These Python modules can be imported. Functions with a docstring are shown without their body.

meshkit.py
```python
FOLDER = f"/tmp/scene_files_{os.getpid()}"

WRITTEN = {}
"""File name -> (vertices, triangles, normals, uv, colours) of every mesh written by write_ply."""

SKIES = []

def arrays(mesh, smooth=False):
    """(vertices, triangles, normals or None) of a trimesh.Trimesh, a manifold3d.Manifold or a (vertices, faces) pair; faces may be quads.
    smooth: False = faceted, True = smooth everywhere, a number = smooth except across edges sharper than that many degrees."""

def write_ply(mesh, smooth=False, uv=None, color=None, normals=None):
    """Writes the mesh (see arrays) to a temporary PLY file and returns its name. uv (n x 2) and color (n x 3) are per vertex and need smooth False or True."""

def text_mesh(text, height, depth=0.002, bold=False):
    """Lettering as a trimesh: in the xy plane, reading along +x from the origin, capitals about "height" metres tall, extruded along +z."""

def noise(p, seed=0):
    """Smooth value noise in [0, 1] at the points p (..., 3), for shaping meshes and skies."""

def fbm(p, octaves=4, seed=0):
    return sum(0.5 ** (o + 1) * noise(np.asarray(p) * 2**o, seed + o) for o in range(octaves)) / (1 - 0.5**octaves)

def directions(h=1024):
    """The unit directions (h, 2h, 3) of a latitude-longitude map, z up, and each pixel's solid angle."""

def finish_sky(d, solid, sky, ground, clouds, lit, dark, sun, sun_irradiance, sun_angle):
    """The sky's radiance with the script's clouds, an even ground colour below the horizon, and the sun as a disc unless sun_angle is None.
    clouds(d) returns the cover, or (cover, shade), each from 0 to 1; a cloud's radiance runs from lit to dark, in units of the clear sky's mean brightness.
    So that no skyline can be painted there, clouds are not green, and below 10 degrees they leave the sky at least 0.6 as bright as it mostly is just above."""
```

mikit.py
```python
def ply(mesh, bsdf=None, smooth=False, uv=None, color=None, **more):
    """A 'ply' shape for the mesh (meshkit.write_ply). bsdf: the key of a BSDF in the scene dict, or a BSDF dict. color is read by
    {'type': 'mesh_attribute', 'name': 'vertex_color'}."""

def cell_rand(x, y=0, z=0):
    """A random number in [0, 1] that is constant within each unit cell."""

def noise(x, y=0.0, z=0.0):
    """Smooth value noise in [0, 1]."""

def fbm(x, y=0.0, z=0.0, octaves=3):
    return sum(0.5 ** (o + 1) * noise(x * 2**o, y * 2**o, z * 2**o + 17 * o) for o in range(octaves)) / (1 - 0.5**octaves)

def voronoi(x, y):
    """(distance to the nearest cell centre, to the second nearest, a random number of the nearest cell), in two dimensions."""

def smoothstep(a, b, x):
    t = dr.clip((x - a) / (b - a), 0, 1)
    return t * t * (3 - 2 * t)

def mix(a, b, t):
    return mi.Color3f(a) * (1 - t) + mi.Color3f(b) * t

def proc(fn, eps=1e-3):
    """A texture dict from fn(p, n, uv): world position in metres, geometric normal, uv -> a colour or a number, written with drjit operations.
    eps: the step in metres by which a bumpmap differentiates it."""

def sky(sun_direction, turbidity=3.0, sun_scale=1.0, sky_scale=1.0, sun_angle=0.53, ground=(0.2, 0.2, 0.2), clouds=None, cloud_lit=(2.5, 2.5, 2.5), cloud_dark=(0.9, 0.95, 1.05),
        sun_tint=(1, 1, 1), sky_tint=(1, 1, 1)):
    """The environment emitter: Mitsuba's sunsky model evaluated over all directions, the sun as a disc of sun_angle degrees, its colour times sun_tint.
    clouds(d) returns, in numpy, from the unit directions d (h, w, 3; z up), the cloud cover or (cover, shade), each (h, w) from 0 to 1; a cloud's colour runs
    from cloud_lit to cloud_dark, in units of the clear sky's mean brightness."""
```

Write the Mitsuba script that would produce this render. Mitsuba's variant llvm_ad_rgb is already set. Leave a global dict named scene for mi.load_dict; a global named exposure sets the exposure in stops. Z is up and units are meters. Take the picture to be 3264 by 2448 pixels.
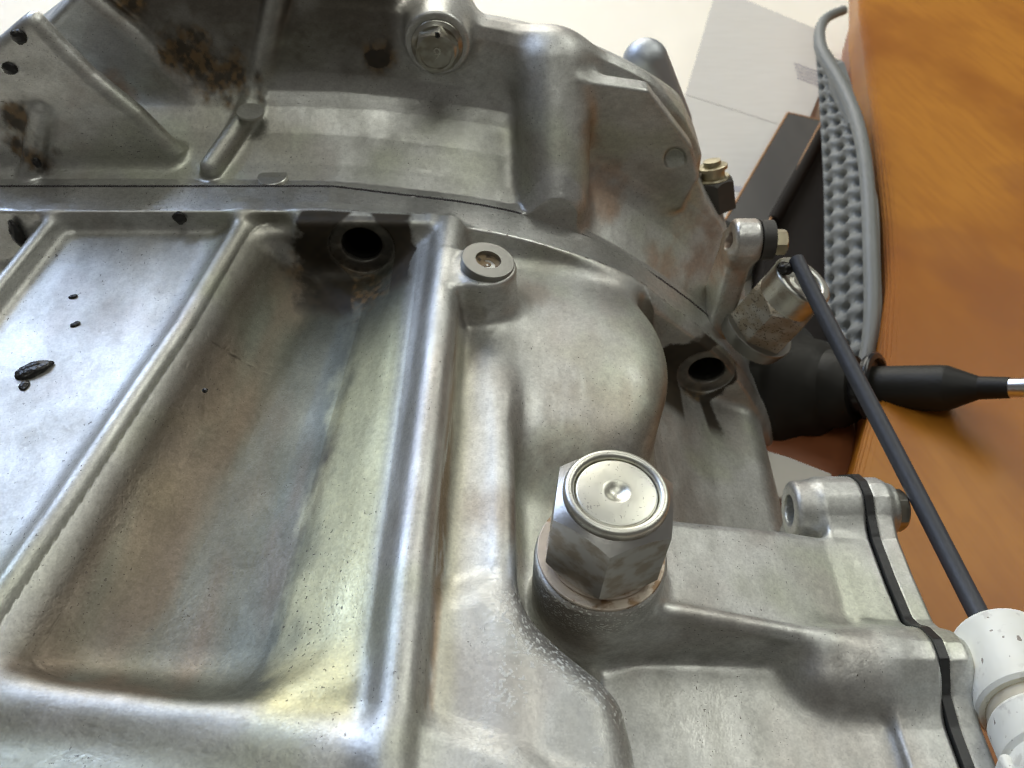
import math, numpy as np, trimesh, shapely.geometry as sg, manifold3d as m3, mitsuba as mi, drjit as dr, mikit, meshkit
from concurrent.futures import ThreadPoolExecutor
from mikit import proc, noise, fbm, voronoi, smoothstep, mix, cell_rand
T = mi.ScalarTransform4f
rng = np.random.default_rng(7)
scene, labels = {}, {}
# ------------------------------------------------------------------ camera, lamps, exposure (metres)
PIT = math.radians(46.0)
scene['camera'] = {'type': 'thinlens', 'fov': 60.02, 'fov_axis': 'x', 'near_clip': 0.01, 'far_clip': 20.0,
                   'aperture_radius': 0.0007, 'focus_distance': 0.27,
                   'to_world': T().look_at([0, 0, 0.2], [0, math.cos(PIT), 0.2 - math.sin(PIT)], [0, 0, 1])}
exposure = 0.06


def lamp(key, at, to, w, h, rgb):
    scene[key] = {'type': 'rectangle', 'to_world': T().look_at(at, to, [0, 0.3, 1]).scale([w / 2, h / 2, 1]),
                  'bsdf': {'type': 'diffuse', 'reflectance': {'type': 'rgb', 'value': 0.2}},
                  'emitter': {'type': 'area', 'radiance': {'type': 'rgb', 'value': rgb}}}


lamp('window_light', [-1.28, 1.5, 1.34], [-0.1, 0.2, 0], 1.2, 1.0, [3.4, 4.25, 6.0])
labels['window_light'] = {'label': 'bright bluish window to the left beyond the frame', 'category': 'window'}
lamp('side_window_light', [1.3, 1.15, 1.8], [0.1, 0.15, 0], 1.3, 0.9, [3.4, 3.45, 3.15])
labels['side_window_light'] = {'label': 'softer greenish window to the right beyond the frame', 'category': 'window'}
lamp('ceiling_light', [0.1, -0.1, 2.4], [0.1, 0, 0], 1.2, 1.2, [2.0, 2.03, 1.85])
labels['ceiling_light'] = {'label': 'square greenish white ceiling light overhead out of frame', 'category': 'lamp'}
lamp('doorway_light', [-0.45, 3.2, 1.55], [0.2, 0.8, -0.2], 2.1, 2.2, [4.5, 4.4, 3.95])
labels['doorway_light'] = {'label': 'bright warm doorway beyond the far floor out of frame', 'category': 'doorway'}
scene['room_light'] = {'type': 'constant', 'radiance': {'type': 'rgb', 'value': [0.098, 0.094, 0.087]}}


# ------------------------------------------------------------------ materials (positions in millimetres inside the functions)
def mm(p):
    return p.x * 1000, p.y * 1000, p.z * 1000


def blob(x, y, z, c, r, rag=0.5, f=0.2):
    """A ragged patch of dirt: 1 inside, 0 outside."""
    d = dr.sqrt((x - c[0]) ** 2 + (y - c[1]) ** 2 + (z - c[2]) ** 2) / r
    return smoothstep(1.08, 0.9, d + rag * 1.6 * (fbm(x * f, y * f, z * f, 4) - 0.5))


OIL = [((-54.6, 348.0, 31.0), 4.5, .9), ((-116.0, 350.0, 20.0), 4, 1.2)]
GRIME = [((-76, 280, -22), 12, .8), ((-62, 272, -29), 11, .9), ((-50, 262, -28), 11, 1.0), ((-54.6, 348.0, 31.4), 7, .8), ((-134.7, 350.0, 33.7), 9, 1.3), ((-115.0, 348.0, 22.3), 10, 1.1), ((-194.0, 318.0, 22.5), 8, 1.3), ((-196.2, 318.0, 12.4), 6, 1.3), ((-150.0, 350.0, 51.7), 5, 1.0), ((-80, 278, -24), 8, .9), ((-62, 268, -29), 10, .9), ((-50, 258, -29), 8, 1.0), ((-43, 262, -22), 6, 1.0), ((-46, 248, -30), 6, 1.0), ((-39, 274, -16), 5, .9), ((82, 279, -95), 7, .7), ((-131.0, 350.0, 29.8), 12, 1.0), ((-123.1, 348.0, 20.7), 9, .9),
         ((-192.5, 314.0, 8.5), 7, 1.2), ((-151.5, 352.0, 51.8), 7, .8)]
RUST_REFLECT = [((99, 322, -40), 18, .7), ((41.4, 370.0, 42.3), 10, .8), ((40.6, 325.0, -16.3), 11, .7), ((76.1, 310.0, -42.1), 12, .6), ((-165.0, 345.0, 20.1), 7, .9), ((28.0, 330.0, 0.9), 8, .8)]  # brown spots, plus orange wood reflection painted onto the bell housing


HAZE = [((30.3, 206.9, -38.0), 26), ((49.0, 220.7, -46.0), 18), ((12.1, 197.8, -45.0), 20), ((7.9, 263.7, -24.0), 10), ((-6.2, 155.7, -10.0), 12), ((9.5, 121.4, -26.0), 18)]


def around(x, y, z, c, r0, r1, side):
    """Oil that has crept round a bolt hole's seat, thickest on one side."""
    u, v = x - c[0], z - c[2]
    r = dr.sqrt(u * u + v * v)
    w = fbm(x * .16, y * .16, z * .16 + 3, 4) - .5
    lim = r1 + 9 * w + side * u * .35
    return smoothstep(r0 - .4, r0 + .3, r) * smoothstep(lim + 1.2, lim - 1.4, r) * smoothstep(286.2, 285.2, y) * smoothstep(250, 262, y)


def oil(x, y, z):
    a = dr.maximum(around(x, y, z, (-59, 0, -13), 13.1, 24, -.25), around(x, y, z, (87.4, 0, -83), 13.1, 19, -.9))
    for c, r, rag in OIL:
        a = dr.maximum(a, blob(x, y, z, c, r, rag))
    return a


def dirt(p):
    x, y, z = mm(p)
    a = oil(x, y, z)
    for c, r, rag in GRIME:
        a = dr.maximum(a, .8 * soft(x, y, z, c, 1.15 * r, rag * 1.5 * (fbm(x * .22, y * .22, z * .12, 3) - .5)))
    return a


def speckle(x, y, z):
    """Whitish corrosion dots on the near edge of the block beside the plug."""
    area = smoothstep(-12, 0, x) * smoothstep(66, 84, y) * smoothstep(146, 128, y) * smoothstep(-30, -17, z) * smoothstep(44, 30, x)
    dots = smoothstep(.63, .73, noise(x * 1.7, y * 1.7, z * 1.7))
    return area * dots * smoothstep(.2, .5, fbm(x * .08 + 2, y * .08, 0, 2))


def soft(x, y, z, c, r, w):
    return smoothstep(1.25, .35, dr.sqrt((x - c[0]) ** 2 + (y - c[1]) ** 2 + (z - c[2]) ** 2) / r + w)


def alu_color(p, n, uv):
    x, y, z = mm(p)
    big = fbm(x * .028 + 3, y * .028, z * .028, 3)
    mid = fbm(x * .16, y * .07, z * .16, 4)
    fine = fbm(x * .7, y * .7, z * .7, 3)
    c = mix((.505, .505, .475), (.62, .622, .595), smoothstep(.3, .7, mid))
    c = mix(c, mi.Color3f(.49, .51, .395), .65 * smoothstep(.50, .70, big))
    c = mix(c, mi.Color3f(.43, .395, .36), .5 * smoothstep(.50, .68, fbm(x * .05 + 40, y * .03, z * .05, 3)))
    # groove oil with dark reflections painted in: brown left, grey-green middle
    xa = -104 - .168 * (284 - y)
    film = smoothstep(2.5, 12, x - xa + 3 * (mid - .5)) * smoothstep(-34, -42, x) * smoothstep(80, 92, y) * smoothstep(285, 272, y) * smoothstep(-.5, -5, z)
    oily_shade = mix((.135, .098, .062), (.105, .108, .078), smoothstep(.3, .6, fbm(x * .06, y * .015, z * .06, 3) + .006 * (x + 85)))
    oily_shade = mix(oily_shade, mi.Color3f(.065, .046, .03), .8 * smoothstep(21, 10, x - xa + 5 * (mid - .5)))  # left flank darker still: its dim reflection put into the colour
    c = mix(c, oily_shade * (.75 + .5 * mid), .9 * film)
    back = smoothstep(343, 352, y + 6 * (mid - .5)) * smoothstep(-32, -52, x) * smoothstep(-170, -160, x)
    c = mix(c, mi.Color3f(.115, .097, .075), .9 * back * smoothstep(.15, .5, fbm(x * .05 + 1, y * .05, z * .03, 3)))
    yel = smoothstep(-66, -53, x + 14 * (mid - .5) + 8 * (big - .5)) * smoothstep(-33, -42, x) * smoothstep(262, 205, y) * smoothstep(-1, -3, z) * smoothstep(85, 93, y)
    c = mix(c, mi.Color3f(.60, .565, .34), dr.clip(.9 * yel * (0.7 + 0.5 * mid), 0, 1))
    strip = smoothstep(-20.5, -18.5, x) * smoothstep(-12, -17, x) * smoothstep(240, 225, y) * smoothstep(-5, -9, z)
    c = mix(c, mi.Color3f(.50, .48, .33), .5 * strip)
    foot = smoothstep(2.2, .4, dr.abs(x + 20.2 + 1.4 * (mid - .5))) * smoothstep(240, 215, y) * smoothstep(-4, -8, z)
    c = mix(c, mi.Color3f(.27, .17, .08), .75 * foot * smoothstep(.2, .55, fbm(x * .6, y * .12, z * .5, 3)))
    for q, r in HAZE:
        c = mix(c, mi.Color3f(.33, .285, .235), .65 * soft(x, y, z, q, r, 1.0 * (mid - .5)))
    for q, r, rag in RUST_REFLECT:
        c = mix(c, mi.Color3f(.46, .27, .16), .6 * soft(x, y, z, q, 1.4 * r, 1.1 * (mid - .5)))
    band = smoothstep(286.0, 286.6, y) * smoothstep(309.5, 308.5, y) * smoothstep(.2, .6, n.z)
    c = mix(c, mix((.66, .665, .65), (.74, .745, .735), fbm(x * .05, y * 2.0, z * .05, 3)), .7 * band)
    # sparkle and grain of the sand-cast skin
    c = c * (.72 + .32 * fine + .24 * noise(x * 2.3, y * 2.3, z * 2.3))
    lip = smoothstep(287.3, 286.6, y) * smoothstep(285.8, 286.2, y) * smoothstep(-80, -50, x) * smoothstep(.55, .62, noise(x * .5, y * 1.5, z * .5)) * smoothstep(.4, .55, noise(x * 2.2, y * 2.2, z * 2.2))
    c = mix(c, mi.Color3f(.09, .07, .05), .85 * lip)
    # black specks, thick in the lower groove and scattered elsewhere
    den = .35 * smoothstep(-104, -112, x) * smoothstep(-6, -7.5, z) * smoothstep(286, 282, y) + .30 * smoothstep(.45, .7, fbm(x * .07 + 5, y * .07, z * .07 + 2, 2)) + .5 * yel * smoothstep(190, 120, y)
    s = smoothstep(.93 - .17 * den, .96 - .17 * den, noise(x * 1.7, y * 1.7, z * 1.7))
    c = mix(c, mi.Color3f(.07, .06, .05), .8 * s * smoothstep(0, .1, den))
    c = mix(c, mi.Color3f(.80, .81, .77), .85 * speckle(x, y, z))
    gr = mi.Float(0)
    w = 1.5 * (fbm(x * .22, y * .22, z * .12, 4) - .5)
    for q, r, rag in GRIME:
        gr = dr.maximum(gr, soft(x, y, z, q, 1.15 * r, rag * w))
    c = mix(c, mix((.17, .105, .042), (.045, .032, .018), smoothstep(.35, .6, fbm(x * .4 + 9, y * .4, z * .25, 4))), .95 * gr)
    c = mix(c, mix((.020, .018, .014), (.05, .036, .02), fbm(x * .3 + 9, y * .3, z * .3, 3)), oil(x, y, z))
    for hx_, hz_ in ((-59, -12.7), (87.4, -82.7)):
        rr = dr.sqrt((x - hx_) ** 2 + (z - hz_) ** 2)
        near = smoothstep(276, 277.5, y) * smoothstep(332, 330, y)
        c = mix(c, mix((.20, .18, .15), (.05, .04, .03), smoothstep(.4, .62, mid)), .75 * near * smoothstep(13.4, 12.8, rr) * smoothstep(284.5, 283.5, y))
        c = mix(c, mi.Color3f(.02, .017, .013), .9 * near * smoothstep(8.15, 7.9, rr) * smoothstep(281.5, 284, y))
    return c


def alu_rough(p, n, uv):
    x, y, z = mm(p)
    r = .49 + .12 * (fbm(x * .09, y * .05, z * .09, 3) - .5) * 2 + .10 * (noise(x * 2.1, y * 2.1, z * 2.1) - .5)
    r = r - .13 * smoothstep(286.0, 286.6, y) * smoothstep(309.5, 308.5, y) * smoothstep(.2, .6, n.z)
    return dr.clip(r + .1 * dirt(p) + .3 * speckle(x, y, z), .3, .8)


def alu_metal(p, n, uv):
    x, y, z = mm(p)
    return dr.clip(.86 - .8 * dirt(p) - .6 * speckle(x, y, z), .05, 1)


def scratch(u, v, w, k):
    """Sparse fine lines along v."""
    bend = u + 1.2 * noise(v * .02 + k, w * .05)
    return smoothstep(.80, .90, noise(bend * 4.2, v * .045 + k, w * .3)) * smoothstep(.45, .65, noise(u * .05 + k, v * .05, 0))


def alu_bump(p, n, uv):
    x, y, z = mm(p)
    g = noise(x * 2.4, y * 2.4, z * 2.4) * .7 + noise(x * .9, y * .9, z * .9) * .7 + fbm(x * .2, y * .2, z * .2, 2) * .4
    a = scratch(x * .96 + y * .28, y * .96 - x * .28, z, 3) + scratch(x * .98 - y * .2, y * .98 + x * .2, z, 11)
    return g - .45 * a + .8 * dirt(p) * (1 + fbm(x * .6, y * .6, z * .6, 3)) + .8 * speckle(x, y, z)


def metal(color, rough, metallic=1.0, bump=None, scale=1e-4, eps=2e-4, **kw):
    def tex(v):
        return proc(v) if callable(v) else ({'type': 'rgb', 'value': v} if isinstance(v, (tuple, list)) else v)
    b = {'type': 'principled', 'base_color': tex(color), 'roughness': tex(rough), 'metallic': tex(metallic), **kw}
    if bump is not None:
        b = {'type': 'bumpmap', 'arbitrary': proc(bump, eps), 'scale': scale, 'bsdf': b}
    return {'type': 'twosided', 'bsdf': b}


M = {}


def mat(name, **kw):
    scene[name] = metal(**kw)
    M[name] = name


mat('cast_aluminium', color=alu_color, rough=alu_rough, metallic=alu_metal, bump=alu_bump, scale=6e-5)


def zinc_color(p, n, uv):
    x, y, z = mm(p)
    c = mix((.62, .62, .60), (.72, .71, .60), fbm(x * .14, y * .14, z * .14, 3))
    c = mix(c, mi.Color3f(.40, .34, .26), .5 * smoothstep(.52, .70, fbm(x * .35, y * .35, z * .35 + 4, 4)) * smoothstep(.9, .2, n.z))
    return mix(c, mi.Color3f(.10, .08, .06), smoothstep(.84, .9, noise(x * 2.4, y * 2.4, z * 2.4)) * .55)


def grain(p, n, uv):
    x, y, z = mm(p)
    return noise(x * 2.2, y * 2.2, z * 2.2) + 1.5 * noise(x * .6, y * .6, z * .6)


mat('zinc_plate', color=zinc_color, rough=.38, bump=grain, scale=1.5e-5)


def grime_color(p, n, uv):
    x, y, z = mm(p)
    c = mix((.44, .42, .37), (.33, .28, .21), smoothstep(.35, .65, fbm(x * .22, y * .22, z * .22, 4)))
    return mix(c, mi.Color3f(.06, .05, .04), smoothstep(.7, .8, noise(x * 1.3, y * 1.3, z * 1.3)) * .7)


mat('socket_grime', color=lambda p, n, uv: mix((.30, .22, .13), (.07, .05, .03), smoothstep(.4, .6, fbm(p.x * 500, p.y * 500, p.z * 500, 3))), rough=.7, metallic=0.)
mat('zinc_dull', color=(.33, .325, .30), rough=.45, bump=grain, scale=4e-5)
mat('bolt_zinc', color=lambda p, n, uv: mix((.50, .49, .43), (.36, .33, .27), smoothstep(.4, .7, fbm(p.x * 250, p.y * 250, p.z * 250, 3))), rough=.33, bump=grain, scale=3e-5)
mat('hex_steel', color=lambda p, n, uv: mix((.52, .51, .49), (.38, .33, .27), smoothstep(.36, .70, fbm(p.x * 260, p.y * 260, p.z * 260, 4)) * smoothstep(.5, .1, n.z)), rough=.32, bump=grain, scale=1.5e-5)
mat('blue_alloy', color=(.50, .525, .55), rough=.52, bump=grain, scale=3e-5)
mat('white_plastic', color=(.50, .49, .45), rough=.5, metallic=0.)
mat('bright_steel', color=(.75, .74, .72), rough=.22)
mat('black_gloss', color=(.02, .02, .022), rough=.22, metallic=0.)
mat('stained_plastic', color=lambda p, n, uv: mix((.42, .36, .25), (.62, .57, .45), fbm(p.x * 150, p.y * 150, p.z * 150, 3)), rough=.5, metallic=0.)
mat('cardboard_dark', color=(.47, .44, .385), rough=.8, metallic=0.)
mat('card_print_pale', color=(.40, .38, .40), rough=.8, metallic=0.)
mat('grimy_metal', color=grime_color, rough=.5, metallic=.6, bump=grain, scale=8e-5)
mat('rusty_washer', color=lambda p, n, uv: mix((.62, .54, .45), (.34, .22, .13), smoothstep(.5, .68, fbm(p.x * 300, p.y * 300, p.z * 300, 4))), rough=.5, metallic=.55, bump=grain, scale=6e-5)
mat('yellow_zinc', color=(.50, .44, .31), rough=.36, bump=grain, scale=3e-5)
mat('black_grease', color=(.012, .011, .010), rough=.28, metallic=0., bump=grain, scale=2e-4)
mat('sealant', color=(.05, .045, .05), rough=.6, metallic=0.)
mat('black_rubber', color=lambda p, n, uv: mix((.010, .0095, .008), (.022, .02, .016), fbm(p.x * 90, p.y * 90, p.z * 90, 4)), rough=.52, metallic=0., specular=.3, bump=grain, scale=4e-5)
mat('gasket_rubber', color=(.014, .014, .014), rough=.42, metallic=0.)
mat('cable_black', color=lambda p, n, uv: mix((.035, .038, .045), (.05, .052, .06), fbm(p.x * 200, p.y * 200, p.z * 200, 3)), rough=.5, metallic=0., bump=grain, scale=3e-5)


def white_color(p, n, uv):
    x, y, z = mm(p)
    c = mix((.80, .80, .74), (.70, .69, .60), fbm(x * .1, y * .1, z * .1, 3))
    s = smoothstep(.87, .92, noise(x * .6, y * .6, z * .6)) * .8 + smoothstep(.62, .75, fbm(x * .25 + 8, y * .25, z * .25, 4)) * .25
    return mix(c, mi.Color3f(.16, .12, .09), dr.clip(s, 0, .85))


mat('dirty_white_plastic', color=white_color, rough=.42, metallic=0.)


def wood_color(p, n, uv):
    x, y, z = mm(p)
    u, v = x * .97 + y * .23, y * .97 - x * .23
    w = fbm(u * .022, v * .012, z * .02, 5)
    fine = fbm(u * .35 + 2 * w, v * .05, z * .2, 4)
    c = mix((.31, .100, .009), (.45, .175, .018), smoothstep(.3, .7, w))
    c = mix(c, mi.Color3f(.33, .105, .011), .3 * smoothstep(.35, .75, fine))
    c = mix(c, mi.Color3f(.24, .075, .02), .35 * smoothstep(.62, .75, fbm(u * .012 + 7, v * .012 + 3, 0, 4)))
    return c


mat('varnished_wood', color=wood_color, rough=.38, metallic=0., specular=.35)
mat('red_wood', color=lambda p, n, uv: mix((.20, .06, .02), (.28, .09, .03), fbm(p.x * 60, p.y * 20, p.z * 60, 3)), rough=.45, metallic=0.)


def card_color(p, n, uv):
    x, y, z = mm(p)
    return mix((.56, .525, .46), (.62, .585, .52), fbm(x * .05, y * .3, z * .05, 3))


mat('cardboard', color=card_color, rough=.8, metallic=0.)
mat('card_print', color=(.22, .19, .22), rough=.8, metallic=0.)
mat('red_print', color=(.50, .02, .03), rough=.6, metallic=0.)
mat('grey_plastic', color=lambda p, n, uv: mix((.165, .168, .155), (.205, .208, .195), fbm(p.x * 40, p.y * 40, p.z * 40, 3)), rough=.5, metallic=0.)
mat('dark_steel', color=lambda p, n, uv: mix((.045, .043, .04), (.075, .068, .06), fbm(p.x * 60, p.y * 20, p.z * 60, 3)), rough=.5, metallic=.2)
mat('rust_edge', color=(.42, .22, .10), rough=.6, metallic=.3)
mat('gap_shade', color=(.012, .009, .007), rough=.7, metallic=0., specular=.15)  # near black, so the added slab reads as shade
mat('pale_floor', color=lambda p, n, uv: mix((.84, .77, .64), (.87, .81, .69), fbm(p.x * 4, p.y * 4, 0, 3)), rough=.5, metallic=0.)


# ------------------------------------------------------------------ object bookkeeping
def key_for(name):
    if name not in scene and not any(k.startswith(name + '__') for k in scene):
        return name
    i = 1
    while f'{name}_{i:03d}' in scene or any(k.startswith(f'{name}_{i:03d}__') for k in scene):
        i += 1
    return f'{name}_{i:03d}'


def obj(name, mesh, material, parent=None, smooth=30, label=None, cat=None, group=None, kind=None):
    """One entry of the scene from a mesh in millimetres."""
    key = key_for((parent + '__' if parent else '') + name)
    if hasattr(mesh, 'to_mesh'):
        q = mesh.to_mesh()
        mesh = trimesh.Trimesh(q.vert_properties[:, :3], q.tri_verts, process=False)
    mesh = mesh.copy()
    mesh.vertices = np.asarray(mesh.vertices) * .001
    scene[key] = mikit.ply(mesh, material, smooth)
    tag(key, label, cat, group, kind)
    return key


def tag(key, label=None, cat=None, group=None, kind=None):
    d = {k: v for k, v in (('label', label), ('category', cat), ('group', group), ('kind', kind)) if v}
    if d:
        labels[key] = d
    return key


def thing(name, label, cat, group=None):
    return tag(key_for(name), label, cat, group)


def frame(o, z, x=(1, 0, 0)):
    """4x4 matrix with origin o, z axis along z."""
    z = np.array(z, float)
    z /= np.linalg.norm(z)
    x = np.array(x, float) if abs(np.dot(x, z)) < .95 * np.linalg.norm(x) else np.array([0, 0, 1.0])
    x = x - np.dot(x, z) * z
    x /= np.linalg.norm(x)
    m = np.eye(4)
    m[:3, 0], m[:3, 1], m[:3, 2], m[:3, 3] = x, np.cross(z, x), z, o
    return m


def put(mesh, m):
    if hasattr(mesh, 'to_mesh'):
        q = mesh.to_mesh()
        mesh = trimesh.Trimesh(q.vert_properties[:, :3], q.tri_verts, process=False)
    mesh = mesh.copy()
    mesh.apply_transform(m)
    return mesh


def lathe(profile, n=72):
    """Closed solid of revolution round z from (r, z) pairs; rounded by the profile itself."""
    return m3.Manifold.revolve(m3.CrossSection([np.array(profile, float)]) if area(profile) > 0 else m3.CrossSection([np.array(profile[::-1], float)]), n)


def area(p):
    p = np.array(p, float)
    return np.sum(p[:, 0] * np.roll(p[:, 1], -1) - np.roll(p[:, 0], -1) * p[:, 1])


def arc(cx, cz, r, a0, a1, n=8):
    return [(cx + r * math.cos(math.radians(a)), cz + r * math.sin(math.radians(a))) for a in np.linspace(a0, a1, n)]


def hexagon(af, h, ch=0.9, both=False):
    """Hex prism z 0..h across flats af with the turned chamfer on its top (and bottom)."""
    R = af / math.sqrt(3)
    prism = m3.Manifold.extrude(m3.CrossSection([[(R * math.cos(k * math.pi / 3), R * math.sin(k * math.pi / 3)) for k in range(6)]]), h)
    e = R - af / 2 * .96
    prof = [(0, -1), (R + .01, -1), (R + .01, h - ch * e), (af / 2 * .96, h), (0, h)]
    if both:
        prof = [(0, 0), (af / 2 * .97, 0), (R + .01, ch * e), (R + .01, h - ch * e), (af / 2 * .96, h), (0, h)]
    return prism ^ lathe(prof, 96)


def tube(pts, r, n=14, sub=8, cap=True):
    """Round tube along a smooth curve; r one radius or one per point."""
    pts = np.array(pts, float)
    t = np.arange(len(pts))
    from scipy.interpolate import CubicSpline
    u = np.linspace(0, len(pts) - 1, (len(pts) - 1) * sub + 1)
    c = CubicSpline(t, pts)(u) if len(pts) > 2 else np.array([np.interp(u, t, pts[:, k]) for k in range(3)]).T
    rr = np.interp(u, t, r if np.ndim(r) else [r] * len(pts))
    d = np.gradient(c, axis=0)
    d /= np.linalg.norm(d, axis=1, keepdims=True)
    a = np.cross(d[0], [0, 0, 1] if abs(d[0][2]) < .9 else [1, 0, 0])
    V, F = [], []
    for i in range(len(c)):
        a = a - np.dot(a, d[i]) * d[i]
        a /= np.linalg.norm(a)
        b = np.cross(d[i], a)
        for k in range(n):
            w = 2 * math.pi * k / n
            V.append(c[i] + rr[i] * (a * math.cos(w) + b * math.sin(w)))
    for i in range(len(c) - 1):
        for k in range(n):
            p, q = i * n + k, i * n + (k + 1) % n
            F += [(p, q, q + n), (p, q + n, p + n)]
    if cap:
        V += [c[0], c[-1]]
        e = len(V)
        for k in range(n):
            F += [(e - 2, (k + 1) % n, k), (e - 1, (len(c) - 1) * n + k, (len(c) - 1) * n + (k + 1) % n)]
    return trimesh.Trimesh(np.array(V), np.array(F), process=False)


def rbox(sx, sy, sz, r=1.0, n=3):
    """Box centred on the origin with rounded edges."""
    return m3.Manifold.batch_hull([m3.Manifold.sphere(r, 8 * n).translate([x * (sx / 2 - r), y * (sy / 2 - r), z * (sz / 2 - r)]) for x in (-1, 1) for y in (-1, 1) for z in (-1, 1)])


# ------------------------------------------------------------------ castings as signed distance fields, millimetres
def dot(w, e):
    """Row-wise product without BLAS, whose threads may disturb each other here."""
    return w[:, 0] * e[0] + w[:, 1] * e[1] + (w[:, 2] * e[2] if w.shape[1] > 2 else 0)


def rmax(a, b, r):
    return np.minimum(-r, np.maximum(a, b)) + np.hypot(np.maximum(r + a, 0), np.maximum(r + b, 0))


def poly2(x, y, pts):
    """Signed distance to a polygon."""
    pts = np.asarray(pts, np.float32)
    d = np.full(x.shape, 1e12, np.float32)
    ins = np.zeros(x.shape, bool)
    for a, b in zip(pts, np.roll(pts, 1, axis=0)):
        ex, ey = b - a
        wx, wy = x - a[0], y - a[1]
        h = np.clip((wx * ex + wy * ey) / (ex * ex + ey * ey), 0, 1)
        d = np.minimum(d, (wx - ex * h) ** 2 + (wy - ey * h) ** 2)
        if a[1] != b[1]:
            ins ^= ((y < a[1]) != (y < b[1])) & (x < ex * (y - a[1]) / ey + a[0])
    return np.where(ins, -1, 1) * np.sqrt(d)


def capsule(a, b, ra, rb=None):
    a, b = np.array(a, np.float32), np.array(b, np.float32)
    rb = ra if rb is None else rb

    def f(p):
        w, e = p - a, b - a
        h = np.clip(dot(w, e) / np.float32((e * e).sum()), 0, 1)
        return np.linalg.norm(w - h[:, None] * e, axis=1) - (ra + (rb - ra) * h)
    return f


def cyl(a, b, r, rd=0.8, r2=None):
    """Cylinder (or cone) from a to b with its ends rounded by rd."""
    a, b = np.array(a, np.float32), np.array(b, np.float32)
    L = np.linalg.norm(b - a)
    e = (b - a) / L
    r2 = r if r2 is None else r2

    def f(p):
        w = p - a
        h = dot(w, e)
        q = np.linalg.norm(w - h[:, None] * e, axis=1)
        return rmax((q - (r + (r2 - r) * np.clip(h / L, 0, 1))), np.abs(h - L / 2) - L / 2, rd)
    return f


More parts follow.
